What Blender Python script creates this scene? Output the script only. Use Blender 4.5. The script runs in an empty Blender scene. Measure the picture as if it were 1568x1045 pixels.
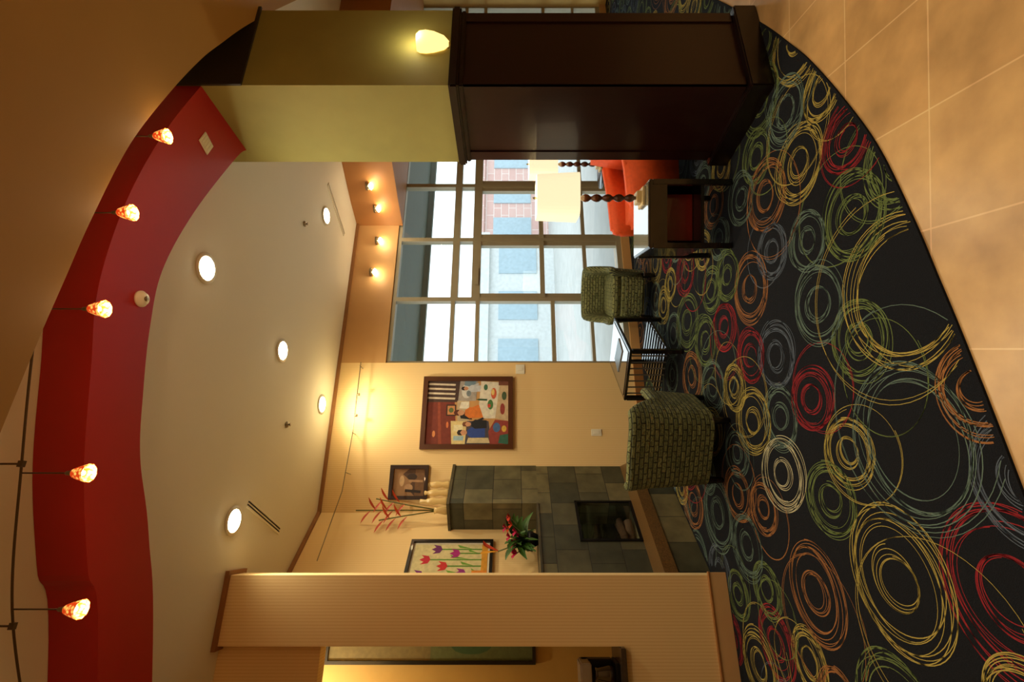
import bpy, bmesh, math, random
from mathutils import Vector, Matrix
random.seed(7)
scene=bpy.context.scene
COL=scene.collection
# ---------------------------------------------------------------- materials
MC={}
def _mk(name):
    m=bpy.data.materials.new(name); m.use_nodes=True
    nt=m.node_tree; b=nt.nodes['Principled BSDF']
    return m,nt,b
def s2l(c):
    return tuple(((x/255.0)/12.92 if x/255.0<=0.04045 else (((x/255.0)+0.055)/1.055)**2.4) for x in c)+(1.0,)
def N(nt,t,**k):
    n=nt.nodes.new(t)
    for a,v in k.items(): setattr(n,a,v)
    return n
def mix(nt,fac,a,b):
    n=nt.nodes.new('ShaderNodeMix'); n.data_type='RGBA'
    for sock,v in ((n.inputs[0],fac),(n.inputs[6],a),(n.inputs[7],b)):
        if hasattr(v,'is_output'): nt.links.new(v,sock)
        else: sock.default_value=v
    return n.outputs[2]
def mat(name,rgb,rough=.6,metal=0,emi=None,es=0,var=.12,vs=8,bump=0,coat=0,spec=.5,stretch=None):
    key=name
    if key in MC: return MC[key]
    m,nt,b=_mk(name); c=s2l(rgb)
    tc=N(nt,'ShaderNodeTexCoord'); no=N(nt,'ShaderNodeTexNoise'); no.inputs['Scale'].default_value=vs; no.inputs['Detail'].default_value=4
    src=tc.outputs['Object']
    if stretch:
        mp=N(nt,'ShaderNodeMapping'); mp.inputs['Scale'].default_value=stretch; nt.links.new(src,mp.inputs[0]); src=mp.outputs[0]
    nt.links.new(src,no.inputs['Vector'])
    d=tuple(x*(1-var*2) for x in c[:3])+(1,); e=tuple(min(1,x*(1+var)) for x in c[:3])+(1,)
    nt.links.new(mix(nt,no.outputs['Fac'],d,e),b.inputs['Base Color'])
    b.inputs['Roughness'].default_value=rough; b.inputs['Metallic'].default_value=metal
    b.inputs['Specular IOR Level'].default_value=spec
    b.inputs['Coat Weight'].default_value=coat
    if emi: b.inputs['Emission Color'].default_value=s2l(emi); b.inputs['Emission Strength'].default_value=es
    if bump:
        bp=N(nt,'ShaderNodeBump'); bp.inputs['Strength'].default_value=bump; bp.inputs['Distance'].default_value=.01
        nt.links.new(no.outputs['Fac'],bp.inputs['Height']); nt.links.new(bp.outputs[0],b.inputs['Normal'])
    MC[key]=m; return m
def brick(name,c1,c2,mort,w,h,ms=.01,offset=.5,rough=.5,bump=.3,noise=.3,ns=6,rot=0,coat=0,freq=2,spec=.5,smooth=.2,dist=.008):
    m,nt,b=_mk(name)
    uv=N(nt,'ShaderNodeUVMap'); mp=N(nt,'ShaderNodeMapping'); mp.inputs['Rotation'].default_value=(0,0,rot)
    nt.links.new(uv.outputs[0],mp.inputs[0])
    br=N(nt,'ShaderNodeTexBrick'); br.offset=offset; br.offset_frequency=freq
    br.inputs['Scale'].default_value=1; br.inputs['Brick Width'].default_value=w; br.inputs['Row Height'].default_value=h
    br.inputs['Mortar Size'].default_value=ms; br.inputs['Mortar Smooth'].default_value=smooth
    br.inputs['Color1'].default_value=s2l(c1); br.inputs['Color2'].default_value=s2l(c2); br.inputs['Mortar'].default_value=s2l(mort)
    nt.links.new(mp.outputs[0],br.inputs['Vector'])
    no=N(nt,'ShaderNodeTexNoise'); no.inputs['Scale'].default_value=ns; no.inputs['Detail'].default_value=6; nt.links.new(mp.outputs[0],no.inputs['Vector'])
    mm=nt.nodes.new('ShaderNodeMix'); mm.data_type='RGBA'; mm.blend_type='OVERLAY'; mm.inputs[0].default_value=noise
    nt.links.new(br.outputs['Color'],mm.inputs[6]); nt.links.new(no.outputs['Fac'],mm.inputs[7])
    nt.links.new(mm.outputs[2],b.inputs['Base Color'])
    b.inputs['Roughness'].default_value=rough; b.inputs['Coat Weight'].default_value=coat; b.inputs['Specular IOR Level'].default_value=spec
    ma=N(nt,'ShaderNodeMath',operation='SUBTRACT'); nt.links.new(no.outputs['Fac'],ma.inputs[0]); nt.links.new(br.outputs['Fac'],ma.inputs[1])
    bp=N(nt,'ShaderNodeBump'); bp.inputs['Strength'].default_value=bump; bp.inputs['Distance'].default_value=dist
    nt.links.new(ma.outputs[0],bp.inputs['Height']); nt.links.new(bp.outputs[0],b.inputs['Normal'])
    return m
def stripes(name,c1,c2,period,rough=.7):
    m,nt,b=_mk(name)
    uv=N(nt,'ShaderNodeUVMap'); sp=N(nt,'ShaderNodeSeparateXYZ'); nt.links.new(uv.outputs[0],sp.inputs[0])
    mu=N(nt,'ShaderNodeMath',operation='MULTIPLY'); mu.inputs[1].default_value=2*math.pi/period; nt.links.new(sp.outputs[0],mu.inputs[0])
    si=N(nt,'ShaderNodeMath',operation='SINE'); nt.links.new(mu.outputs[0],si.inputs[0])
    mr=N(nt,'ShaderNodeMapRange'); mr.inputs['From Min'].default_value=.3; mr.inputs['From Max'].default_value=.9; nt.links.new(si.outputs[0],mr.inputs[0])
    nt.links.new(mix(nt,mr.outputs[0],s2l(c1),s2l(c2)),b.inputs['Base Color']); b.inputs['Roughness'].default_value=rough
    return m
def emis(name,rgb,st):
    m,nt,b=_mk(name); b.inputs['Base Color'].default_value=s2l(rgb); b.inputs['Emission Color'].default_value=s2l(rgb); b.inputs['Emission Strength'].default_value=st
    return m
M_wall=stripes('wallpaper_pinstripe',(240,208,148),(230,194,132),.021)
M_band=mat('wall_tan_paint',(204,156,98),.6,var=.03)
M_ceil=mat('ceiling_cream_paint',(230,224,202),.7,var=.02,vs=2)
M_ceil2=mat('ceiling_gold_paint',(176,136,68),.65,var=.05,vs=1.5)
M_red=mat('soffit_red_paint',(172,14,8),.5,var=.03)
M_olive=mat('column_olive_plaster',(154,148,80),.75,var=.08,vs=5)
M_ochre=mat('ochre_paint',(196,158,80),.7,var=.05)
M_wood=mat('mahogany_wood',(36,11,9),.32,var=.25,vs=5,stretch=(12,12,.8),coat=.15)
M_wood2=mat('mahogany_trim',(22,8,7),.3,var=.2,vs=5,stretch=(2,2,2),coat=.2)
M_trim=mat('brown_trim',(150,100,52),.5,var=.1)
M_basetan=mat('tan_base_board',(214,172,118),.5,var=.04)
M_slate=brick('slate_tile',(56,58,44),(112,104,72),(36,34,26),.30,.30,.004,rough=.5,noise=.8,ns=6,bump=.5)
M_slate_dk=brick('slate_dark',(50,47,34),(84,74,48),(36,32,24),.42,.30,.004,rough=.55,noise=.6,ns=5,bump=.4)
M_hearth=mat('hearth_granite',(110,80,42),.35,var=.45,vs=90)
M_tile=brick('floor_tile_tan',(194,156,104),(184,144,92),(214,180,130),.46,.46,.0035,offset=0,rough=.3,noise=.65,ns=4,bump=.05,rot=.35)
M_carp=mat('carpet_navy',(26,28,33),.95,var=.3,vs=220,bump=.4,spec=.1)
M_black=mat('black_lacquer',(18,13,12),.25,var=.2,coat=.5)
M_blackm=mat('black_metal',(22,20,20),.4,metal=.6)
M_rail=mat('rail_bronze',(90,74,52),.4,metal=.5)
M_frame=mat('window_frame_bronze',(160,150,124),.45,metal=.1,var=.05)
M_white=mat('white_plastic',(235,228,205),.5,var=.02)
M_metal=mat('brushed_nickel',(150,135,110),.35,metal=1,var=.05)
M_bulb=emis('recessed_bulb_glow',(255,238,196),30)
M_bulb2=emis('spot_bulb_glow',(255,226,170),40)
M_bulb3=emis('pendant_bulb_glow',(255,210,120),6)
M_orange=mat('orange_red_upholstery',(228,84,26),.75,var=.12,vs=30,bump=.15)
M_redup=mat('red_upholstery',(160,28,16),.7,var=.12,vs=30,bump=.15)
# ---------------------------------------------------------------- mesh helpers
def empty(name,loc=(0,0,0),rz=0):
    e=bpy.data.objects.new(name,None); e.empty_display_size=.2; e.location=loc; e.rotation_euler=(0,0,rz); COL.objects.link(e); return e
def setuv(bm):
    uvl=bm.loops.layers.uv.verify(); bm.normal_update()
    for f in bm.faces:
        n=f.normal
        if abs(n.z)>.7:
            for l in f.loops: l[uvl].uv=(l.vert.co.x,l.vert.co.y)
        else:
            t=Vector((-n.y,n.x,0)).normalized()
            for l in f.loops: l[uvl].uv=(l.vert.co.dot(t),l.vert.co.z)
def fin(bm,name,mats,parent=None,smooth=False,bev=0,uv=True,loc=None,rot=None):
    if bev: bmesh.ops.bevel(bm,geom=[e for e in bm.edges],offset=bev,segments=2,affect='EDGES',clamp_overlap=True)
    if uv: setuv(bm)
    me=bpy.data.meshes.new(name); bm.normal_update(); bm.to_mesh(me); bm.free()
    if not isinstance(mats,(list,tuple)): mats=[mats]
    for m in mats: me.materials.append(m)
    if smooth:
        for p in me.polygons: p.use_smooth=True
    o=bpy.data.objects.new(name,me); COL.objects.link(o)
    if parent: o.parent=parent
    if loc: o.location=loc
    if rot: o.rotation_euler=rot
    return o
def box(name,a,b,m,parent=None,bev=0,smooth=False,loc=None,rot=None):
    bm=bmesh.new(); bmesh.ops.create_cube(bm,size=1)
    for v in bm.verts: v.co=Vector([ (a[i]+b[i])/2+v.co[i]*(b[i]-a[i]) for i in range(3)])
    return fin(bm,name,m,parent,bev=bev,smooth=smooth,loc=loc,rot=rot)
def addbox(bm,a,b,mi=0):
    r=bmesh.ops.create_cube(bm,size=1)
    for v in r['verts']: v.co=Vector([ (a[i]+b[i])/2+v.co[i]*(b[i]-a[i]) for i in range(3)])
    for f in set(f for v in r['verts'] for f in v.link_faces): f.material_index=mi
def prism(name,poly,z0,z1,m,parent=None,bev=0):
    bm=bmesh.new(); lo=[bm.verts.new((x,y,z0)) for x,y in poly]; hi=[bm.verts.new((x,y,z1)) for x,y in poly]
    bm.faces.new(lo[::-1]); bm.faces.new(hi)
    n=len(poly)
    for i in range(n): bm.faces.new((lo[i],lo[(i+1)%n],hi[(i+1)%n],hi[i]))
    bmesh.ops.recalc_face_normals(bm,faces=bm.faces)
    return fin(bm,name,m,parent,bev=bev)
def strip(name,A,B,z0,z1,m,parent=None,extra=None):
    bm=bmesh.new(); q=[]
    for a,b in zip(A,B):
        q.append([bm.verts.new((a[0],a[1],z0)),bm.verts.new((b[0],b[1],z0)),bm.verts.new((b[0],b[1],z1)),bm.verts.new((a[0],a[1],z1))])
    for i in range(len(q)-1):
        for k in range(4): bm.faces.new((q[i][k],q[i][(k+1)%4],q[i+1][(k+1)%4],q[i+1][k]))
    bm.faces.new(q[0]); bm.faces.new(q[-1][::-1])
    bmesh.ops.recalc_face_normals(bm,faces=bm.faces)
    if extra: extra(bm)
    return fin(bm,name,m,parent)
def catmull(P,n):
    out=[]; k=len(P)-1
    for j in range(n+1):
        s=j/n*k; i=min(int(s),k-1); t=s-i
        p0=P[max(i-1,0)];p1=P[i];p2=P[i+1];p3=P[min(i+2,k)]
        out.append(tuple(.5*((2*p1[c])+(-p0[c]+p2[c])*t+(2*p0[c]-5*p1[c]+4*p2[c]-p3[c])*t*t+(-p0[c]+3*p1[c]-3*p2[c]+p3[c])*t**3) for c in range(len(p1))))
    return out
def lathe(name,prof,m,parent=None,loc=(0,0,0),seg=24,smooth=True,sq=0):
    bm=bmesh.new(); rings=[]
    for r,z in prof:
        ring=[]
        for i in range(seg):
            a=2*math.pi*(i+.5)/seg; c,s=math.cos(a),math.sin(a)
            k=r if not sq else r/((abs(c)**sq+abs(s)**sq)**(1/sq))
            ring.append(bm.verts.new((k*c,k*s,z)))
        rings.append(ring)
    for a,b in zip(rings,rings[1:]):
        for i in range(seg): bm.faces.new((a[i],a[(i+1)%seg],b[(i+1)%seg],b[i]))
    if prof[0][0]>1e-4: bm.faces.new(rings[0][::-1])
    if prof[-1][0]>1e-4: bm.faces.new(rings[-1])
    return fin(bm,name,m,parent,smooth=smooth,loc=loc)
def tube(name,pts,r,m,parent=None,seg=8,taper=None):
    bm=bmesh.new(); rings=[]; n=len(pts); pts=[Vector(p) for p in pts]
    for i,p in enumerate(pts):
        d=(pts[min(i+1,n-1)]-pts[max(i-1,0)]).normalized()
        u=d.orthogonal().normalized() if abs(d.z)>.95 else d.cross(Vector((0,0,1))).normalized(); w=d.cross(u)
        rr=r*(taper[i] if taper else 1)
        rings.append([bm.verts.new(p+rr*(math.cos(2*math.pi*k/seg)*u+math.sin(2*math.pi*k/seg)*w)) for k in range(seg)])
    for a,b in zip(rings,rings[1:]):
        for i in range(seg): bm.faces.new((a[i],a[(i+1)%seg],b[(i+1)%seg],b[i]))
    bm.faces.new(rings[0][::-1]); bm.faces.new(rings[-1]); bmesh.ops.recalc_face_normals(bm,faces=bm.faces)
    return fin(bm,name,m,parent,smooth=True)
def light(kind,name,loc,e,col,parent=None,size=.1,rot=None,spot=None,blend=.8):
    l=bpy.data.lights.new(name,kind); l.energy=e; l.color=col
    if kind=='AREA': l.size=size
    else: l.shadow_soft_size=size
    if spot: l.spot_size=math.radians(spot); l.spot_blend=blend
    o=bpy.data.objects.new(name,l); COL.objects.link(o); o.location=loc
    if rot: o.rotation_euler=rot
    if parent: o.parent=parent
    return o
WARM=(1,.87,.62)
H=3.73; YB=5.63
# ---------------------------------------------------------------- shell
EDGE=[(-3.6,1.85),(-1.5,1.62),(-.6,1.57),(.106,1.577),(.593,1.59),(.855,1.603),(1.154,1.62),(1.56,1.665),(1.95,1.76),(2.31,1.87),(2.57,1.97),(3.1,2.2),(4.2,2.75),(6,3.7),(8.3,4.9)]
EC=catmull(EDGE,140)
def yedge(x):
    for a,b in zip(EC,EC[1:]):
        if a[0]<=x<=b[0]: return a[1]+(b[1]-a[1])*(x-a[0])/(b[0]-a[0]+1e-9)
    return 9
box('floor',(-3.7,-4.1,-.12),(8.4,6.6,0),M_tile)
RC={'gold':(170,152,78),'cream':(186,180,146),'green':(104,120,70),'teal':(96,116,106),'red':(142,40,46),'orange':(154,104,62),'blue':(88,98,112)}
RK=['gold','teal','green','gold','red','orange','blue','teal','green']
RKN=list(RC)
RM=[mat('carpet_yarn_'+k,v,.95,var=.2,vs=150,spec=.1) for k,v in RC.items()]
motifs=[(1.883,2.154,.20,'gold'),(.9,1.78,.29,'gold'),(1.081,2.279,.19,'teal'),(.80,2.07,.17,'green'),(1.36,1.90,.19,'green'),(.634,2.508,.16,'red'),
(.319,1.95,.28,'teal'),(.29,2.937,.20,'cream'),(.124,2.535,.17,'green'),(-.209,2.22,.25,'gold'),(-.2,1.72,.24,'red'),(1.49,2.894,.21,'orange'),
(.96,2.756,.19,'blue'),(-.32,2.845,.22,'orange'),(.647,3.169,.20,'gold'),(1.401,3.351,.17,'red'),(1.72,1.80,.15,'red'),(2.256,2.148,.18,'teal'),
(2.25,2.51,.16,'green'),(-.123,3.55,.20,'teal'),(-.66,3.377,.18,'red'),(-.75,2.4,.24,'green')]
tries=0
while tries<9000:
    tries+=1
    x=random.uniform(-3.4,8.1); y=random.uniform(1.5,5.6)
    if y<yedge(x)-.1: continue
    Rr=random.choice([.15,.17,.20,.24])
    if all((x-m[0])**2+(y-m[1])**2>((Rr+m[2])*.84)**2 for m in motifs): motifs.append((x,y,Rr,random.choice(RK)))
def ok(x,y): return y>yedge(x)+.01 and y<YB-.02 and -3.55<x<8.25 and not(x-y<-4.6 and y>4) and not(x<-.3 and y>3.97)
def rings(bm):
    zc=[0]
    def scribble(cx,cy,R0,spread,turns,mi,wd):
        n=int(turns*48); prev=None
        ph=[random.uniform(0,6.28) for _ in range(6)]
        f1,f2=random.uniform(.09,.16),random.uniform(.13,.22)
        zc[0]=(zc[0]+1)%9; z=.0104+zc[0]*.00012
        for i in range(n+1):
            a=2*math.pi*i/48
            r=R0*(1+spread*math.sin(f1*a+ph[0]))
            ox=cx+R0*spread*.8*math.cos(f2*a+ph[2]); oy=cy+R0*spread*.8*math.sin(f2*a+ph[3])
            el=1+.06*math.sin(.07*a+ph[4])
            c,s=math.cos(a),math.sin(a)
            X=ox+r*el*c; Y=oy+r/el*s; w=wd*(1+.2*math.sin(1.3*a+ph[5]))
            if ok(X,Y):
                cur=(bm.verts.new((X-c*w,Y-s*w,z)),bm.verts.new((X+c*w,Y+s*w,z)))
                if prev:
                    f=bm.faces.new((prev[0],prev[1],cur[1],cur[0])); f.material_index=mi
                    f.normal_update()
                    if f.normal.z<0: f.normal_flip()
                prev=cur
            else: prev=None
    for (cx,cy,R,k) in motifs:
        mi=RKN.index(k)+1
        scribble(cx,cy,R,.10,7,mi,.0017)
        scribble(cx,cy,R*.84,.05,1.5,mi,.0013)
        if R<.27: scribble(cx,cy,R*.44,.15,5,mi,.0015)
        if random.random()<.6: scribble(cx+random.uniform(-.2,.2),cy+random.uniform(-.2,.2),R*1.5,.05,1.8,mi,.0013)
strip('floor_carpet',EC,[(x,YB) for x,y in EC],0.0,.010,[M_carp]+RM,extra=rings)
# lower gold ceiling, high ceiling
strip('ceiling_lower',EC,[(x,-4.1) for x,y in EC],3.27,H+.1,M_ceil2)
box('ceiling',(-3.7,-4.1,H),(8.4,6.6,H+.12),M_ceil)
IN=[(2.516,2.74),(2.38,2.66),(1.78,2.43),(1.314,2.317),(.98,2.343),(.648,2.42),(.331,2.52),(-.046,2.727),(-.769,3.03),(-3.6,3.95)]
OUT=[(2.516,2.2),(2.1,2.08),(1.7,2.0),(1.339,1.97),(.995,1.99),(.677,2.079),(.232,2.21),(-.175,2.387),(-.67,2.63),(-3.6,3.55)]
strip('ceiling_red_soffit',catmull(OUT,80),catmull(IN,80),3.5,H-.002,M_red)
# walls
bm=bmesh.new()
addbox(bm,(.0,YB,0),(1.875,YB+.16,H)); addbox(bm,(1.875,YB,3.15),(8.4,YB+.16,H),1); addbox(bm,(1.875,YB,0),(8.4,YB+.16,.12),1)
fin(bm,'wall_back',[M_wall,M_band])
prism('wall_diagonal',[(.14,YB),(-.77,4.72),(-.87,4.86),(.0,YB+.14)],0,H,M_wall)
box('wall_right',(8.3,-4.1,0),(8.45,5.8,H),M_ochre)
box('wall_left',(-3.75,-4.1,0),(-3.6,5.4,H),M_ochre)
box('wall_rear',(-3.75,-4.25,0),(8.45,-4.1,H),M_ochre)
box('wall_pantry',(-3.6,5.3,0),(-.77,5.42,H),M_ochre)
box('wall_partition',(-.8,4.2,0),(-.7,5.4,H),M_ochre)
# left column + half wall
box('wall_column',(-.8,4.0,0),(-.34,4.2,H-.001),M_wall)
box('wall_header',(-3.6,4.08,2.99),(-.8,4.2,H-.001),M_wall)
box('trim_column_crown',(-.83,3.97,3.70),(-.31,4.23,H-.002),M_trim)
box('wall_half',(-3.6,4.0,0),(-.8,4.2,.80),M_wall)
box('baseboard_column',(-3.6,3.978,0.011),(-.32,4.0,.13),M_basetan)
box('baseboard_column_cap',(-3.6,3.972,.13),(-.315,4.0,.142),M_trim)
ct=empty('countertop'); box('slab',(-3.6,3.94,.80),(-.80,4.32,.835),mat('dark_counter_stone',(60,46,34),.25,vs=60,var=.3),ct,bev=.005)
# crown trims
box('trim_crown_back',(.14,YB-.03,H-.035),(8.3,YB,H-.001),M_trim)
prism('trim_crown_diagonal',[(.14,YB),(-.77,4.72),(-.75,4.70),(.17,YB-.01)],H-.035,H-.001,M_trim)
box('baseboard_back',(.66,YB-.018,.011),(1.875,YB,.12),M_trim)
# soffit near windows
prism('ceiling_window_soffit',[(3.86,YB),(4.0,5.3),(4.28,4.79),(4.8,4.4),(5.6,4.1),(8.3,4.1),(8.3,YB)],3.1,H-.002,mat('orange_tan_paint',(176,118,62),.55,var=.05))
# pillar
p=empty('column')
box('wood_body',(2.536,2.215,0),(3.16,2.84,1.93),M_wood,p)
for i,(a,b) in enumerate([((2.526,2.205,.16),(2.60,2.215,1.93)),((3.09,2.205,.16),(3.17,2.215,1.93)),((2.526,2.205,.16),(2.536,2.28,1.93)),((2.526,2.77,.16),(2.536,2.85,1.93))]):
    box('stile_%d'%i,a,b,M_wood,p)
box('cap',(2.495,2.175,1.93),(3.20,2.88,1.99),M_wood2,p,bev=.012)
box('cap_molding',(2.515,2.195,1.90),(3.18,2.86,1.93),M_wood2,p,bev=.006)
box('base',(2.495,2.17,0.0),(3.20,2.885,.15),M_wood2,p,bev=.008)
box('plaster_shaft',(2.516,2.195,1.99),(3.18,2.86,H-.003),M_olive,p)
box('painted_shade_band',(2.512,2.182,3.25),(3.20,2.195,H-.003),mat('painted_shade_brown',(44,36,20),.6),p)  # dark brown band paints the shade at the top of the pillar front
# ---------------------------------------------------------------- windows
MX=[1.875,2.75,3.65,4.55,5.45,6.35,7.25,8.27]
M_glass,nt,b=_mk('window_glass'); nt.nodes.remove(b)
tr=N(nt,'ShaderNodeBsdfTransparent'); tr.inputs[0].default_value=(.93,.97,.97,1); gl=N(nt,'ShaderNodeBsdfGlossy'); gl.inputs['Roughness'].default_value=.02
mx=N(nt,'ShaderNodeMixShader'); mx.inputs[0].default_value=.06; nt.links.new(tr.outputs[0],mx.inputs[1]); nt.links.new(gl.outputs[0],mx.inputs[2]); nt.links.new(mx.outputs[0],nt.nodes['Material Output'].inputs[0])
for i,(a,b_) in enumerate(zip(MX,MX[1:])):
    w=empty('window_%d'%(i+1)); bm=bmesh.new(); y0,y1=YB+.02,YB+.11; t=.028
    addbox(bm,(a,y0,.12),(a+t,y1,3.15)); addbox(bm,(b_-t,y0,.12),(b_,y1,3.15))
    def hb(z0,z1,yy0=y0,yy1=y1): addbox(bm,(a+t,yy0,z0),(b_-t,yy1,z1))
    hb(3.10,3.15); hb(.12,.19)
    if i==0 or i>3:
        hb(2.34,2.39); hb(2.02,2.07); hb(1.05,1.10); hb(.56,.60)
    else:
        hb(2.31,2.40); hb(2.02,2.13); hb(.60,.65,y0+.02,y1-.02)
        addbox(bm,(a+t,y0+.01,.19),(a+t+.06,y1-.01,2.02)); addbox(bm,(b_-t-.06,y0+.01,.19),(b_-t,y1-.01,2.02))
        addbox(bm,(a+t,y0-.01,1.17),(b_-t,y1-.03,1.23))
    if i==1: addbox(bm,(2.95,YB-.02,2.04),(3.2,YB+.03,2.09))
    fin(bm,'frame',M_frame,w)
    box('glass',(a+t,YB+.06,.19),(b_-t,YB+.064,3.10),M_glass,w)
# ---------------------------------------------------------------- outside
box('ground',(-10,5.8,-.2),(40,70,-.08),mat('concrete_paving',(190,190,186),.8,vs=3))
cn=empty('entrance_canopy'); box('slab',(.5,5.8,3.3),(12,8.3,3.45),mat('canopy_grey_green',(84,94,80),.6),cn); box('fascia',(.5,8.2,3.2),(12,8.3,3.5),mat('canopy_fascia',(120,124,112),.6),cn)
box('post',(8.5,7.9,-.08),(8.7,8.1,3.3),mat('canopy_fascia',(120,124,112),.6),cn)
def building(name,x0,x1,y,h,cw,cwin,nx,nz):
    e=empty(name); box('facade',(x0,y,-.1),(x1,y+4,h),cw,e)
    bm=bmesh.new(); dx=(x1-x0)/nx; dz=h/nz
    for i in range(nx):
        for j in range(nz): addbox(bm,(x0+dx*(i+.2),y-.05,dz*(j+.25)),(x0+dx*(i+.8),y+.01,dz*(j+.85)))
    fin(bm,'windows',cwin,e)
    box('parapet',(x0-.2,y-.2,h),(x1+.2,y+4,h+.4),cw,e)
    return e
M_bwin=mat('pale_blue_glass',(176,198,210),.5)
building('office_building',3,11,17,2.5,mat('pale_stucco',(222,226,226),.8),M_bwin,4,1)
building('brick_building',11.8,20,19,2.9,brick('pink_brick',(212,172,164),(218,182,174),(230,214,208),.8,.35,.02,noise=.1),M_bwin,4,1)
# ---------------------------------------------------------------- recessed lights
for i,(x,y,e) in enumerate([(1.677,2.957,95),(1.52,4.21,95),(.04,3.94,95),(1.275,5.30,65),(3.32,4.65,65)]):
    g=empty('added_ceiling_light',(x,y,H))
    lathe('trim_ring',[(.06,-.001),(.11,-.001),(.112,-.008),(.07,-.012),(.06,-.004)],M_white,g)
    lathe('bulb',[(0.001,-.024),(.05,-.022),(.082,-.014),(.088,-.006)],M_bulb,g)
    light('SPOT','lamp',(0,0,-.03),e,WARM,g,.05,spot=165,blend=1)
for i,(x,y,e) in enumerate([(0,-1.2,80),(2.2,-.8,90),(1.0,1.0,60),(-.9,1.1,70),(-2,-1,60),(4.3,.3,80),(6.2,1.6,80)]):  # added lamps out of view in the lower ceiling, lighting the foreground floor
    g=empty('added_ceiling_light',(x,y,3.27))
    lathe('trim_ring',[(.045,-.001),(.085,-.001),(.088,-.008),(.05,-.012),(.045,-.004)],M_white,g)
    lathe('bulb',[(0.001,-.018),(.03,-.016),(.047,-.006),(.048,-.001)],M_bulb,g)
    light('SPOT','lamp',(0,0,-.03),e,(1,.82,.56),g,.06,spot=150,blend=1)
g=empty('added_ceiling_light',(-1.6,4.8,H)); lathe('trim_ring',[(.045,-.001),(.085,-.001),(.088,-.008),(.05,-.012)],M_white,g); light('POINT','lamp',(0,0,-.25),30,WARM,g,.06)
for (x,y,z) in [(3.6,YB-.03,3.385),(3.12,YB-.03,3.41),(4.08,5.08,3.42),(3.94,5.36,3.38)]:
    g=empty('accent_spotlight',(x,y,z)); g.scale=(1.4,1.4,1.0)
    lathe('housing',[(.02,0),(.035,.01),(.04,.05),(.015,.06)],M_metal,g,seg=16)
    lathe('bulb',[(.001,-.035),(.022,-.03),(.034,-.008),(.02,0)],M_bulb2,g,seg=16)
    light('POINT','lamp',(-.04,-.06,-.06),1.2,WARM,g,.03)
def slot(p,q):
    p=Vector(p);q=Vector(q);d=q-p;g=empty('air_slot_diffuser',((p.x+q.x)/2,(p.y+q.y)/2,H),math.atan2(d.y,d.x)); L=d.length/2
    box('rim_a',(-L,-.035,-.008),(L,-.02,0),M_white,g); box('rim_b',(-L,.02,-.008),(L,.035,0),M_white,g); box('blade',(-L,-.004,-.008),(L,.004,0),M_white,g); box('slot',(-L,-.02,-.002),(L,.02,0),M_blackm,g)
slot((.176,4.11),(-.036,4.756)); slot((3.70,4.57),(3.46,5.24))
for x,y in [(2.9,4.2),(.9,4.55)]:
    g=empty('sprinkler_head',(x,y,H)); lathe('plate',[(.03,-.001),(.028,-.01),(.008,-.014),(.008,-.03),(.018,-.034)],M_metal,g,seg=16)
g=empty('smoke_detector',(1.087,2.23,3.5)); lathe('base',[(.042,0),(.042,-.01),(.034,-.016),(.030,-.026),(.001,-.03)],M_white,g)
lathe('sensor_ring',[(.012,-.029),(.014,-.034),(.001,-.036)],M_metal,g)
g=empty('ceiling_vent',(2.22,2.36,3.5),.3); box('plate',(-.05,-.05,-.008),(.05,.05,0),M_white,g,bev=.003)
for i in range(4): box('louver_%d'%i,(-.04,-.035+i*.02,-.012),(.04,-.027+i*.02,-.007),M_white,g)
# ---------------------------------------------------------------- pendants
Mpg,nt,b=_mk('amber_art_glass'); tc=N(nt,'ShaderNodeTexCoord'); vo=N(nt,'ShaderNodeTexVoronoi'); vo.inputs['Scale'].default_value=75; nt.links.new(tc.outputs['Object'],vo.inputs['Vector'])
cr=N(nt,'ShaderNodeValToRGB'); cr.color_ramp.elements[0].color=s2l((255,206,100)); cr.color_ramp.elements[0].position=.25; cr.color_ramp.elements[1].color=s2l((196,56,14)); cr.color_ramp.elements[1].position=.66
nt.links.new(vo.outputs['Distance'],cr.inputs[0]); nt.links.new(cr.outputs[0],b.inputs['Base Color']); nt.links.new(cr.outputs[0],b.inputs['Emission Color']); b.inputs['Emission Strength'].default_value=.95; b.inputs['Roughness'].default_value=.15
PP=[(1.76,1.825),(1.285,1.777),(.83,1.796),(.196,1.96),(-.299,2.115)]
tr=empty('track_rail')
tube('rail',[(x,y,3.53) for x,y in catmull([(2.15,1.97)]+PP+[(-.75,2.35)],60)],.0045,M_rail,tr)
for x,y in [(.23,1.95),(-.36,2.14),(1.5,1.79)]:
    tube('standoff',[(x,y,3.53),(x,y,H)],.004,M_rail,tr); box('clamp',(x-.012,y-.008,3.52),(x+.012,y+.008,3.54),M_rail,tr)
for x,y in PP:
    g=empty('pendant_light',(x,y,3.295))
    tube('stem',[(0,0,.035),(0,0,.23)],.003,M_rail,g); lathe('socket',[(.008,.03),(.010,.036),(.008,.055),(.004,.06)],M_metal,g,seg=12)
    lathe('glass_shade',[(.010,.034),(.017,.027),(.025,.006),(.037,-.034),(.035,-.034),(.023,.006),(.012,.024)],Mpg,g,seg=10,smooth=False)
    lathe('bulb',[(.001,-.018),(.010,-.012),(.011,0),(.006,.018)],M_bulb3,g,seg=12)
    light('POINT','lamp',(0,0,-.04),3.5,(1,.6,.3),g,.03)
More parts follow.
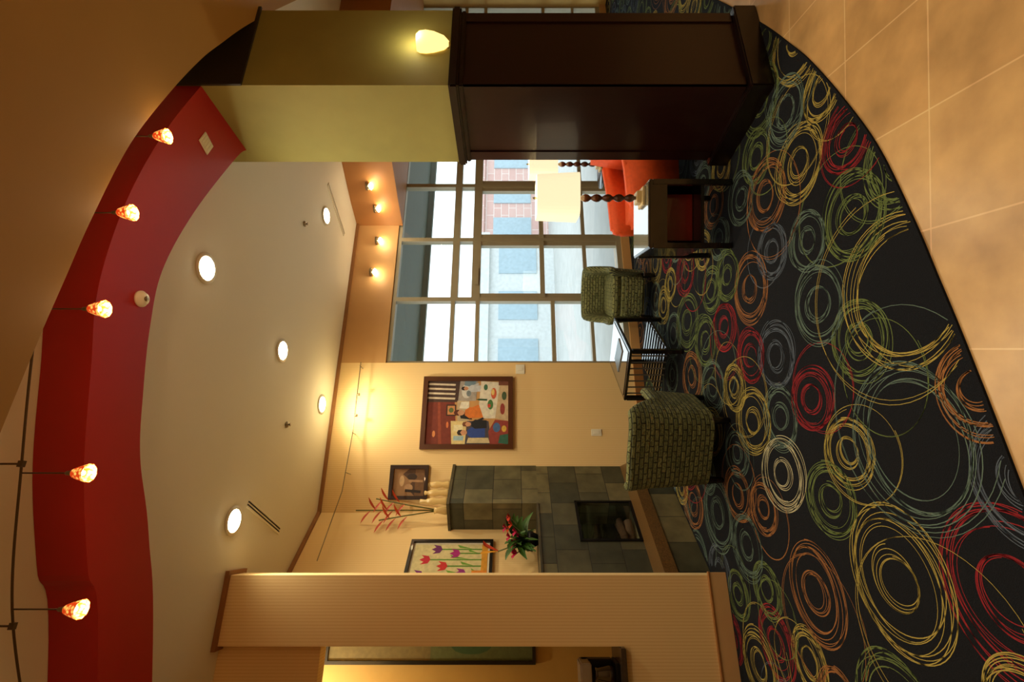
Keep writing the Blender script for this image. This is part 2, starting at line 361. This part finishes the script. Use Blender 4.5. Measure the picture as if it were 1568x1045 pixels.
# ---------------------------------------------------------------- fireplace
f=empty('fireplace')
prism('upper_chimney',[(.645,YB-.002),(.222,5.205),(-.03,5.457),(.14,YB-.002)],1.33,2.24,M_slate,f)
prism('chimney_cap',[(.66,YB-.002),(.215,5.185),(-.055,5.455),(.14,YB-.002)],2.24,2.27,M_slate_dk,f)
fl=empty('lower_body',(.65,YB,0),math.radians(45)); fl.parent=f
Lw=1.64; D=.355
def lb(n,a,b,m,bev=0): return box(n,a,b,m,fl,bev=bev)
lb('left_jamb',(-Lw,0,.30),(-1.10,D,1.33),M_slate); lb('right_jamb',(-.585,0,.30),(-.02,.02,1.33),M_slate)
prism('right_body',[(-.585,.02),(-.02,.02),(-.36,.345),(-.585,.345)],.30,1.33,M_slate,fl)
lb('lintel',(-1.10,0,.96),(-.585,D,1.33),M_slate); lb('sill',(-1.10,0,.30),(-.585,D,.38),M_slate)
lb('firebox_back',(-1.10,.30,.38),(-.585,D,.96),mat('soot_black',(30,25,20),.8),0)
lb('mantel_shelf',(-Lw,-.012,1.33),(-.61,D,1.35),M_slate_dk)
bm=bmesh.new()
for a,b_ in [((-1.105,-.012,.375),(-1.08,.0,.965)),((-.605,-.012,.375),(-.58,.0,.965)),((-1.105,-.012,.94),(-.58,.0,.965)),((-1.105,-.012,.375),(-.58,0,.41))]: addbox(bm,a,b_)
fin(bm,'firebox_frame',M_blackm,fl)
lb('firebox_glass',(-1.08,.01,.41),(-.605,.014,.94),M_glass)
for i in range(4):
    lathe('log_%d'%i,[(.001,-.17),(.035,-.165),(.04,0),(.035,.165),(.001,.17)],mat('charred_log',(110,78,52),.9,var=.4,bump=.5),fl,loc=(-.85+.04*i-.05,.16+.03*(i%2),.44+.06*(i//2)),seg=10).rotation_euler=(0,math.pi/2,.3*(i-1.5))
HP=.25
prism('hearth_base',[(-1.72,-HP),(-.28,-HP),(-.02,0),(-.02,.02),(-1.72,.02)],.011,.27,M_slate,fl)
prism('hearth_granite_slab',[(-1.72,-HP-.012),(-.29,-HP-.012),(-.03,-.01),(-.03,.02),(-1.72,.02)],.27,.38,M_hearth,fl)
# ---------------------------------------------------------------- artworks
def art(name,pl,pr,z0,z1,fw,fm,polys,bg,matw=0):
    dx,dy=pr[0]-pl[0],pr[1]-pl[1]; w=math.hypot(dx,dy); h=z1-z0
    e=empty(name,(pl[0],pl[1],z0),math.atan2(dy,dx)); y=-.035
    bm=bmesh.new()
    addbox(bm,(0,y,0),(fw,-.001,h)); addbox(bm,(w-fw,y,0),(w,-.001,h)); addbox(bm,(fw,y,0),(w-fw,-.001,fw)); addbox(bm,(fw,y,h-fw),(w-fw,-.001,h))
    fin(bm,'frame',fm,e)
    box('canvas',(fw,-.014,fw),(w-fw,-.002,h-fw),mat('mat_board',(225,215,190),.8) if matw else mat(name+'_bg',bg,.7),e)
    q=fw+matw; W=w-2*q; Hh=h-2*q
    cols=[]; bm=bmesh.new(); yy=-.0145
    if matw: polys=[([(0,0),(1,0),(1,1),(0,1)],bg)]+polys
    for pts,c in polys:
        if c not in cols: cols.append(c)
        yy-=.00006
        f=bm.faces.new([bm.verts.new((q+u*W,yy,q+v*Hh)) for u,v in pts]); f.normal_update()
        if f.normal.y>0: f.normal_flip()
        f.material_index=cols.index(c)
    fin(bm,'painted_shapes',[mat('pigment_%d_%d_%d'%c,c,.7,var=.2,vs=30) for c in cols],e)
    return e
def R(u0,v0,u1,v1,c): return ([(u0,v0),(u1,v0),(u1,v1),(u0,v1)],c)
def E(u,v,a,b,c,n=14): return ([(u+a*math.cos(2*math.pi*i/n),v+b*math.sin(2*math.pi*i/n)) for i in range(n)],c)
def person(u,v,s,shirt,hair=(40,26,20),skin=(206,150,112)):
    return [([(u-.055*s,v),(u+.055*s,v),(u+.065*s,v+.13*s),(u+.03*s,v+.17*s),(u-.03*s,v+.17*s),(u-.065*s,v+.13*s)],shirt),
            E(u,v+.215*s,.034*s,.042*s,skin),([(u-.036*s,v+.22*s),(u-.03*s,v+.26*s),(u,v+.272*s),(u+.03*s,v+.26*s),(u+.036*s,v+.22*s),(u,v+.24*s)],hair),
            ([(u+.05*s,v+.13*s),(u+.1*s,v+.04*s),(u+.08*s,v+.02*s),(u+.035*s,v+.09*s)],shirt)]
big=[([(0,.62),(.66,.66),(.66,1),(0,1)],(122,46,28)),([(0,.80),(.66,.84),(.66,.87),(0,.84)],(150,66,38)),E(.16,.90,.05,.018,(224,140,80)),E(.3,.74,.05,.015,(220,120,66)),
([(.66,.62),(1,.56),(1,1),(.66,1)],(70,46,38))]
for k in range(4):
    u=.70+k*.075; big.append(([(u,.66),(u+.03,.655),(u+.045,1),(u+.015,1)],(222,206,180)))
big+=[([(0,.50),(.36,.52),(.36,.70),(0,.68)],(226,204,140)),R(.06,.54,.13,.66,(160,190,200)),R(.2,.55,.30,.66,(236,224,180)),
R(.44,.64,.62,.76,(50,28,22)),R(.46,.655,.60,.745,(205,140,84)),E(.53,.70,.04,.03,(90,110,60)),
([(.36,.48),(.68,.48),(.68,.63),(.36,.62)],(196,176,140)),([(.38,.44),(.50,.46),(.50,.60),(.40,.58)],(30,24,24)),([(.55,.48),(.67,.48),(.66,.58),(.56,.60)],(238,230,210)),
([(.68,.40),(1,.38),(1,.60),(.68,.62)],(170,160,150)),E(.84,.52,.12,.06,(214,214,208)),E(.80,.49,.05,.03,(120,134,140)),([(.90,.42),(1,.40),(1,.54),(.93,.55)],(120,144,160))]
big+=[([(0,.20),(.36,.24),(.36,.5),(0,.52)],(74,66,76)),([(.02,.22),(.1,.24),(.1,.48),(.02,.5)],(214,196,150))]
big+=person(.18,.28,1.25,(44,72,150))+person(.31,.26,1.1,(24,22,28),(120,70,40))+person(.49,.30,1.35,(222,122,44),(90,40,20))+person(.88,.34,.9,(200,204,210))
big+=[([(.40,.14),(.98,.08),(1,.34),(.62,.36),(.40,.30)],(228,220,200)),([(.36,.0),(.98,.0),(1,.10),(.40,.16)],(206,180,140)),([(0,0),(.36,0),(.38,.16),(.2,.24),(0,.22)],(150,60,50)),
([(.0,.0),(.16,0),(.14,.10),(.02,.12)],(50,104,84)),E(.26,.14,.075,.045,(70,108,160)),E(.24,.05,.05,.03,(224,180,70)),E(.62,.22,.08,.035,(76,124,66)),E(.60,.235,.03,.02,(210,70,50)),
E(.80,.18,.09,.035,(210,96,60)),E(.82,.19,.05,.02,(240,206,120)),E(.90,.28,.05,.025,(60,110,80)),E(.50,.20,.05,.025,(246,238,210)),([(.68,.26),(.71,.26),(.715,.36),(.70,.40),(.685,.36)],(40,80,50)),E(.55,.07,.09,.03,(150,60,50)),E(.76,.05,.07,.03,(70,90,60)),R(.93,.0,1,.12,(120,70,50))]
art('large_painting',(.826,YB),(1.69,YB),1.59,2.66,.055,mat('brown_wood_frame',(84,44,20),.35,coat=.3),big,(200,150,90))
small=[R(0,0,1,.3,(120,84,52)),([(0,.3),(.3,.55),(.5,.4),(.8,.7),(1,.5),(1,.3)],(86,58,38)),E(.3,.5,.14,.14,(190,150,110)),E(.7,.4,.12,.16,(60,40,28)),E(.55,.72,.2,.08,(205,170,125)),([(.1,.1),(.2,.1),(.25,.6),(.15,.6)],(45,30,22)),([(.5,.05),(.58,.05),(.6,.5),(.52,.5)],(180,140,100))]
art('small_painting',(.275,YB),(.648,YB),2.54,2.97,.04,mat('dark_wood_frame',(40,22,14),.35,coat=.3),small,(160,120,80))
fl_p=[]
for u,v,c in [(.15,.85,(190,24,60)),(.42,.9,(120,40,120)),(.7,.84,(196,30,50)),(.9,.7,(110,36,100)),(.28,.62,(150,30,110)),(.58,.6,(205,40,40)),(.82,.45,(170,30,120)),(.12,.42,(200,60,40)),(.45,.35,(150,40,130))]:
    fl_p.append(([(u-.012,0.02),(u+.012,0.02),(u+.012,v),(u-.012,v)],(90,140,40)))
    fl_p.append(([(u+.01,v*.3),(u+.09,v*.6),(u+.03,v*.55)],(110,160,50)))
    fl_p.append(([(u-.09,v+.05),(u-.07,v-.05),(u,v-.08),(u+.07,v-.05),(u+.09,v+.05),(u+.04,v+.01),(u,v+.07),(u-.04,v+.01)],c))
fl_p+= [R(0,0,1,.08,(214,150,40)),R(.2,.0,.5,.2,(230,140,40))]
dd=lambda k:(.14-k,YB-k)
art('tulip_painting',dd(.80),dd(.285),1.79,2.62,.03,mat('black_frame',(16,12,12),.35,coat=.3),fl_p,(214,200,146),.02)
art('tall_framed_print',(-1.20,5.3),(-.90,5.3),1.38,3.35,.03,mat('black_frame',(16,12,12),.35),[R(0,0,1,.5,(96,104,56)),E(.5,.3,.3,.1,(60,90,50)),R(0,.5,1,1,(120,104,56))],(110,110,60))
# ---------------------------------------------------------------- wall wash rail
g=empty('cable_light_rail')
tube('cable_a',[(1.85,YB-.10,3.42),(1.0,YB-.10,3.42),(.35,YB-.22,3.42),(-.3,4.95,3.42)],.005,M_metal,g)
for x in (1.8,1.0,.55): tube('standoff',[(x,YB-.12 if x>.6 else YB-.18,3.42),(x,YB,3.42)],.004,M_metal,g)
for x in (1.45,1.2):
    lathe('lamp_head',[(.008,.03),(.014,.02),(.016,0),(.01,0)],M_metal,g,loc=(x,YB-.10,3.39),seg=12)
    light('POINT','wall_wash',(x,YB-.30,3.38),3,(1,.82,.44),g,.05)
# ---------------------------------------------------------------- chimney decor
Mc=mat('cream_ceramic',(228,196,130),.2,coat=.6); Mg=mat('leaf_green',(58,98,30),.5); Mst=mat('stem_green',(90,96,40),.6); Mor=mat('heliconia_orange',(196,62,20),.5); Mpk=mat('tulip_magenta',(190,30,80),.5); Mye=mat('petal_yellow',(230,160,40),.5)
def blade(name,p,q,w,m,parent,bend=.05):
    p=Vector(p);q=Vector(q);bm=bmesh.new();d=(q-p);s=d.cross(Vector((.3,-1,.2))).normalized();prev=None;n=8
    for i in range(n+1):
        t=i/n; c=p+d*t+Vector((0,0,1))*math.sin(t*math.pi)*bend; ww=w*math.sin(math.pi*(t*.92+.04))
        fold=s.cross(d.normalized())*ww*.3
        cur=(bm.verts.new(c-s*ww+fold),bm.verts.new(c),bm.verts.new(c+s*ww+fold))
        if prev: bm.faces.new((prev[0],prev[1],cur[1],cur[0])); bm.faces.new((prev[1],prev[2],cur[2],cur[1]))
        prev=cur
    return fin(bm,name,m,parent,smooth=True)
for i,(x,y) in enumerate([(.245,5.32),(.335,5.41),(.425,5.50)]):
    g=empty('ceramic_bottle_vase',(x,y,2.27)); g.scale=(1.35,1.35,1.3)
    lathe('body',[(.001,0),(.025,0),(.03,.02),(.02,.07),(.028,.12),(.022,.16),(.012,.18),(.018,.22-.02*i),(.014,.225-.02*i),(.008,.2-.02*i)],Mc,g,seg=20)
g=empty('heliconia_arrangement',(.16,5.48,2.27)); lathe('vase',[(.001,0),(.04,0),(.045,.05),(.028,.13),(.035,.16),(.025,.15)],Mc,g)
for k,(dx,dy,h) in enumerate([(0,0,1.0),(.12,.02,.80),(-.10,-.02,.74)]):
    tube('stem_%d'%k,[(0,0,.1),(dx*.5,dy*.5,h*.6),(dx,dy,h)],.006,Mst,g)
    for j in range(5):
        sg=1 if j%2 else -1; z=h*.60+j*.06
        bx,by=dx*(z/h),dy*(z/h)
        blade('bract_%d_%d'%(k,j),(bx,by,z),(bx+sg*.13,by-.06,z+.08),.012,Mor,g,.01)
g=empty('flower_bouquet',(-.12,5.03,1.352),math.radians(45))
lathe('bowl',[(.001,0),(.05,0),(.08,.06),(.075,.10),(.06,.09)],M_blackm,g)
for k in range(44):
    a=random.uniform(0,6.28); r=random.uniform(.14,.30); z=random.uniform(.0,.32)
    x=r*math.cos(a); y=r*math.sin(a)*.5-.03
    blade('leaf_%d'%k,(0,0,.08),(x,y,z),.034,Mg,g,.06)
for k in range(12):
    a=random.uniform(0,6.28); r=random.uniform(.03,.24); z=random.uniform(.16,.32); x=r*math.cos(a); y=-.06+r*math.sin(a)*.4
    m=Mpk if k%4 else Mor
    tube('flower_stem_%d'%k,[(0,0,.08),(x*.6,y*.6,z*.7),(x,y,z)],.004,Mst,g)
    for j in range(6):
        b=j*1.047; blade('petal_%d_%d'%(k,j),(x,y,z),(x+.045*math.cos(b),y+.045*math.sin(b),z+.03),.016,m,g,.01)
blade('strelitzia_petal',(-.14,0,.36),(-.04,-.03,.52),.022,Mor,g); blade('strelitzia_petal_b',(-.14,0,.36),(-.20,-.03,.54),.022,Mye,g)
tube('tall_stem',[(0,0,.08),(-.14,0,.38)],.006,Mst,g)
for (x,z,w,h) in [(1.79,1.5,.12,.11),(1.02,.62,.08,.12)]:
    g=empty('wall_plate',(x,YB,z)); box('plate',(-w/2,-.008,-h/2),(w/2,-.0005,h/2),M_white,g,bev=.003); box('rocker',(-.015,-.012,-.03),(.015,-.008,.03),M_white,g)
# ---------------------------------------------------------------- sconce
Msc=emis('sconce_glass_glow',(255,214,130),1.6)
g=empty('wall_sconce',(2.86,2.195,2.00))
bm=bmesh.new(); n=16; rows=[(.02,0),(.05,.03),(.072,.09),(.08,.14),(.075,.18),(.06,.20)]
pr=None
for r,z in rows:
    cur=[bm.verts.new((r*math.cos(math.pi+math.pi*i/n),r*1.0*math.sin(math.pi+math.pi*i/n)-.004,z)) for i in range(n+1)]
    if pr:
        for i in range(n): bm.faces.new((pr[i],pr[i+1],cur[i+1],cur[i]))
    pr=cur
fin(bm,'glass_shade',Msc,g,smooth=True)
box('back_plate',(-.03,-.006,.0),(.03,-.0005,.16),M_metal,g)
light('POINT','lamp',(0,-.10,.22),1.4,(1,.86,.55),g,.04)
# ---------------------------------------------------------------- wicker chairs
M_wick=brick('woven_seagrass',(128,132,82),(100,106,64),(42,44,28),.085,.034,.005,rough=.8,noise=.5,ns=60,bump=.9,smooth=1,dist=.03)
def tub_chair(x,y,rz,s=1):
    g=empty('woven_armchair',(x,y,.0125),rz); g.scale=(s,s,s)
    bm=bmesh.new(); uvl=bm.loops.layers.uv.verify()
    n=72; A=math.radians(133); uvs={}; prev=None; arc=0; lastp=None
    for i in range(n+1):
        a=-A+2*A*i/n; th=math.pi/2+math.pi+a
        c,s_=math.cos(th),math.sin(th); e=5; k=1/((abs(c)**e+abs(s_)**e)**(1/e))
        fa=abs(a)/A; q=min(1,max(0,(fa-.36)/.34)); q=q*q*(3-2*q); top=.75-.21*q-.02*fa
        ro=.325*k; ri=.245*k
        pt=(ro*c,ro*s_)
        if lastp: arc+=math.hypot(pt[0]-lastp[0],pt[1]-lastp[1])
        lastp=pt
        P=[(ro*.92,.12),(ro*.96,.3),(ro*1.0,top*.6+.12),(ro*1.04,top-.06),(ro*1.05,top-.03),(ro*1.03,top-.008),(ro*.97,top+.004),(ro*.90,top-.005),(ri*1.08,top-.03),(ri*1.03,top-.08),(ri,.40),(ri,.30)]
        cur=[]; vv=0; last=None
        for r,z in P:
            v=bm.verts.new((r*c,r*s_,z))
            if last: vv+=math.hypot(r-last[0],z-last[1])
            last=(r,z); uvs[v]=(arc,vv); cur.append(v)
        if prev:
            for j in range(len(P)-1): bm.faces.new((prev[j],prev[j+1],cur[j+1],cur[j]))
        else: bm.faces.new(cur)
        prev=cur
    bm.faces.new(prev[::-1])
    for f_ in bm.faces:
        for l in f_.loops: l[uvl].uv=uvs[l.vert]
    bmesh.ops.recalc_face_normals(bm,faces=bm.faces)
    fin(bm,'back_and_arms',M_wick,g,smooth=True,uv=False)
    lathe('seat_base',[(.245,.12),(.262,.14),(.268,.34),(.25,.38)],M_wick,g,seg=32,sq=5)
    box('front_panel',(-.22,.20,.12),(.22,.325,.37),M_wick,g,bev=.03,smooth=False)
    lathe('seat_cushion',[(.20,.37),(.252,.385),(.258,.43),(.24,.465),(.15,.48),(.001,.482)],M_wick,g,seg=32,sq=5)
    for i,(fx,fy) in enumerate([(-.24,-.24),(.24,-.24),(-.24,.25),(.24,.25)]):
        lathe('foot_%d'%i,[(.018,0),(.022,.01),(.032,.12),(.032,.13)],M_black,g,loc=(fx,fy,0),seg=12)
    return g
tub_chair(.66,3.84,math.radians(-34))
tub_chair(2.53,5.09,math.radians(150),.98)
# ---------------------------------------------------------------- coffee table
g=empty('coffee_table',(1.615,4.66,.0125),math.atan2(.53,.57))
w,dp=.39,.275
box('top_frame',(-w,-dp,.475),(w,dp,.50),M_black,g,bev=.006)
box('glass_top',(-w+.04,-dp+.04,.50),(w-.04,dp-.04,.506),mat('smoked_glass',(70,70,66),.06,coat=1),g)
for i,(a,b_) in enumerate([(-1,-1),(1,-1),(1,1),(-1,1)]):
    box('leg_%d'%i,(a*w-(.04 if a>0 else 0),b_*dp-(.04 if b_>0 else 0),0),(a*w+(.04 if a<0 else 0),b_*dp+(.04 if b_<0 else 0),.475),M_black,g,bev=.004)
for i in range(9): 
    x=-w+.06+i*.08; box('shelf_slat_%d'%i,(x,-dp+.02,.14),(x+.035,dp-.02,.155),M_black,g)
box('shelf_rail_a',(-w+.02,-dp+.008,.12),(w-.02,-dp+.03,.145),M_black,g); box('shelf_rail_b',(-w+.02,dp-.03,.12),(w-.02,dp-.008,.145),M_black,g)
Mgr=mat('grey_slat_metal',(96,92,84),.4,metal=.3)
for i in range(7):
    y=-dp+.06+i*.068; box('side_slat_%d'%i,(-w+.010,y,.145),(-w+.020,y+.010,.475),Mgr,g)
g=empty('magazine',(1.62,4.62,.5195),.5); box('pages',(-.10,-.14,0),(.10,.14,.006),mat('paper_white',(225,220,210),.4),g); box('cover',(-.102,-.142,.006),(.102,.142,.0075),mat('magazine_cover',(90,110,130),.3),g)
# ---------------------------------------------------------------- side table, lamp
RZ=math.atan2(-.358,.934)
g=empty('end_table',(2.18,3.12,.0125),RZ)
w,dp=.25,.22
box('top',(-w,-dp,.575),(w,dp,.60),M_black,g,bev=.005)
box('glass_inlay',(-w+.015,-dp+.015,.60),(w-.015,dp-.015,.606),mat('pale_glass_top',(120,122,112),.08,coat=1),g)
for i,(a,b_) in enumerate([(-1,-1),(1,-1),(1,1),(-1,1)]):
    box('leg_%d'%i,(a*w-(.04 if a>0 else 0),b_*dp-(.04 if b_>0 else 0),0),(a*w+(.04 if a<0 else 0),b_*dp+(.04 if b_<0 else 0),.575),M_black,g,bev=.004)
box('apron_front',(-w+.04,-dp+.006,.47),(w-.04,-dp+.026,.575),M_black,g); box('apron_side',(-w+.006,-dp+.04,.50),(-w+.026,dp-.04,.575),M_black,g)
box('lower_shelf',(-w+.01,-dp+.01,.20),(w-.01,dp-.01,.225),M_black,g,bev=.004)
box('back_panel',(-w+.04,dp-.02,.225),(w-.04,dp-.008,.575),M_black,g)
box('side_panel',(w-.02,-dp+.04,.225),(w-.008,dp-.04,.575),M_black,g)
box('side_panel_b',(-w+.008,-dp+.04,.225),(-w+.02,dp-.04,.5),M_black,g)
box('red_drawer',(-w+.09,-.05,.226),(w-.06,dp-.02,.45),mat('red_lacquer',(120,22,12),.3,coat=.5),g,bev=.004)
Mshade,nt,b=_mk('linen_shade'); b.inputs['Base Color'].default_value=s2l((245,236,210)); b.inputs['Roughness'].default_value=.9; b.inputs['Emission Color'].default_value=s2l((255,240,198)); b.inputs['Emission Strength'].default_value=.8
no=N(nt,'ShaderNodeTexNoise'); no.inputs['Scale'].default_value=200; bp=N(nt,'ShaderNodeBump'); bp.inputs['Strength'].default_value=.15; nt.links.new(no.outputs['Fac'],bp.inputs['Height']); nt.links.new(bp.outputs[0],b.inputs['Normal'])
def lamp(x,y,z,s=1,rz=0):
    g=empty('table_lamp',(x,y,z),rz); g.scale=(s,s,s)
    box('base',(-.07,-.07,0),(.07,.07,.02),mat('cream_stone',(215,196,150),.4),g,bev=.004); box('base_step',(-.045,-.045,.02),(.045,.045,.055),mat('cream_stone',(215,196,150),.4),g,bev=.004)
    pr=[(.014,.055)]
    for k in range(5):
        z0=.06+k*.083; pr+=[(.012,z0),(.026,z0+.02),(.030,z0+.04),(.024,z0+.06),(.012,z0+.078)]
    pr+=[(.01,.49),(.008,.52)]
    lathe('turned_stem',pr,mat('turned_walnut',(70,32,16),.3,coat=.5),g,seg=20)
    lathe('shade',[(.160,.49),(.148,.80),(.145,.80),(.157,.49)],Mshade,g,seg=48,sq=6,smooth=False)
    lathe('finial',[(.006,.78),(.01,.81),(.004,.83)],M_metal,g,seg=10)
    tube('harp',[(-.14,0,.785),(.14,0,.785)],.003,M_metal,g)
    light('POINT','bulb',(0,0,.66),6,WARM,g,.05)
lamp(2.30,3.00,.619,1,RZ)
g=empty('round_side_table',(3.75,4.3,.0125)); lathe('top',[(.001,.57),(.25,.57),(.26,.58),(.26,.60),(.001,.60)],M_black,g,seg=32); lathe('pedestal',[(.16,0),(.15,.02),(.03,.05),(.025,.3),(.04,.57)],M_black,g)
lamp(3.75,4.3,.614,1,RZ)
# ---------------------------------------------------------------- orange armchair
g=empty('orange_armchair',(3.05,3.75,.0125),math.radians(75))
M1,M2=M_orange,M_redup
box('seat_base',(-.30,-.32,.16),(.30,.36,.30),M2,g,bev=.03)
box('seat_cushion',(-.29,-.24,.30),(.29,.38,.46),M1,g,bev=.05,smooth=True)
o=box('backrest',(-.32,-.08,.0),(.32,.08,.56),M1,g,bev=.05,smooth=True,loc=(0,-.30,.28),rot=(math.radians(10),0,0))
for sx in (-1,1):
    bm=bmesh.new(); pts=[(-.38,.14),(.38,.14),(.40,.50),(.36,.58),(.0,.61),(-.34,.66),(-.40,.60)]
    a=[bm.verts.new((sx*.30,p_[0],p_[1])) for p_ in pts]; c=[bm.verts.new((sx*.42,p_[0],p_[1])) for p_ in pts]
    bm.faces.new(a); bm.faces.new(c[::-1])
    for i in range(len(pts)): bm.faces.new((a[i],c[i],c[(i+1)%len(pts)],a[(i+1)%len(pts)]))
    bmesh.ops.recalc_face_normals(bm,faces=bm.faces)
    fin(bm,'arm_%s'%('l' if sx<0 else 'r'),M1,g,bev=.025,smooth=True)
for i,(a,b_) in enumerate([(-.34,-.3),(.34,-.3),(-.34,.3),(.34,.3)]): lathe('leg_%d'%i,[(.018,0),(.03,.15)],M_black,g,loc=(a,b_,0),seg=12)
g=empty('coffee_maker',(-.99,4.12,.835)); box('base',(-.08,-.1,0),(.08,.1,.03),M_blackm,g,bev=.006); box('tower',(-.08,.03,.03),(.08,.1,.26),M_blackm,g,bev=.006); box('head',(-.08,-.09,.20),(.08,.1,.28),mat('steel',(170,165,155),.3,metal=.8),g,bev=.01)
lathe('carafe',[(.001,.03),(.05,.03),(.055,.07),(.04,.15),(.045,.17)],mat('carafe_glass',(40,26,18),.1,coat=1),g,loc=(0,-.03,0))
# ---------------------------------------------------------------- world
w=bpy.data.worlds.new('world'); scene.world=w; w.use_nodes=True; nt=w.node_tree; bg=nt.nodes['Background']
bg.inputs[0].default_value=(.88,.95,1,1); bg.inputs[1].default_value=2.4
# ---------------------------------------------------------------- camera (portrait shot: rolled 90 degrees)
cam=bpy.data.cameras.new('camera'); cam.lens=17.0; cam.sensor_width=36; cam.sensor_fit='HORIZONTAL'; cam.clip_start=.05
co=bpy.data.objects.new('camera',cam); COL.objects.link(co)
yaw=math.radians(69.0); a=Vector((math.cos(yaw),math.sin(yaw),0)); r=Vector((math.sin(yaw),-math.cos(yaw),0)); X=Vector((0,0,-1)); Z=-a
co.matrix_world=Matrix(((X.x,r.x,Z.x,0),(X.y,r.y,Z.y,0),(X.z,r.z,Z.z,1.6),(0,0,0,1)))
scene.camera=co
try:
    scene.view_settings.view_transform='Standard'; scene.view_settings.look='None'; scene.view_settings.exposure=0.12
except Exception as ex: print(ex)
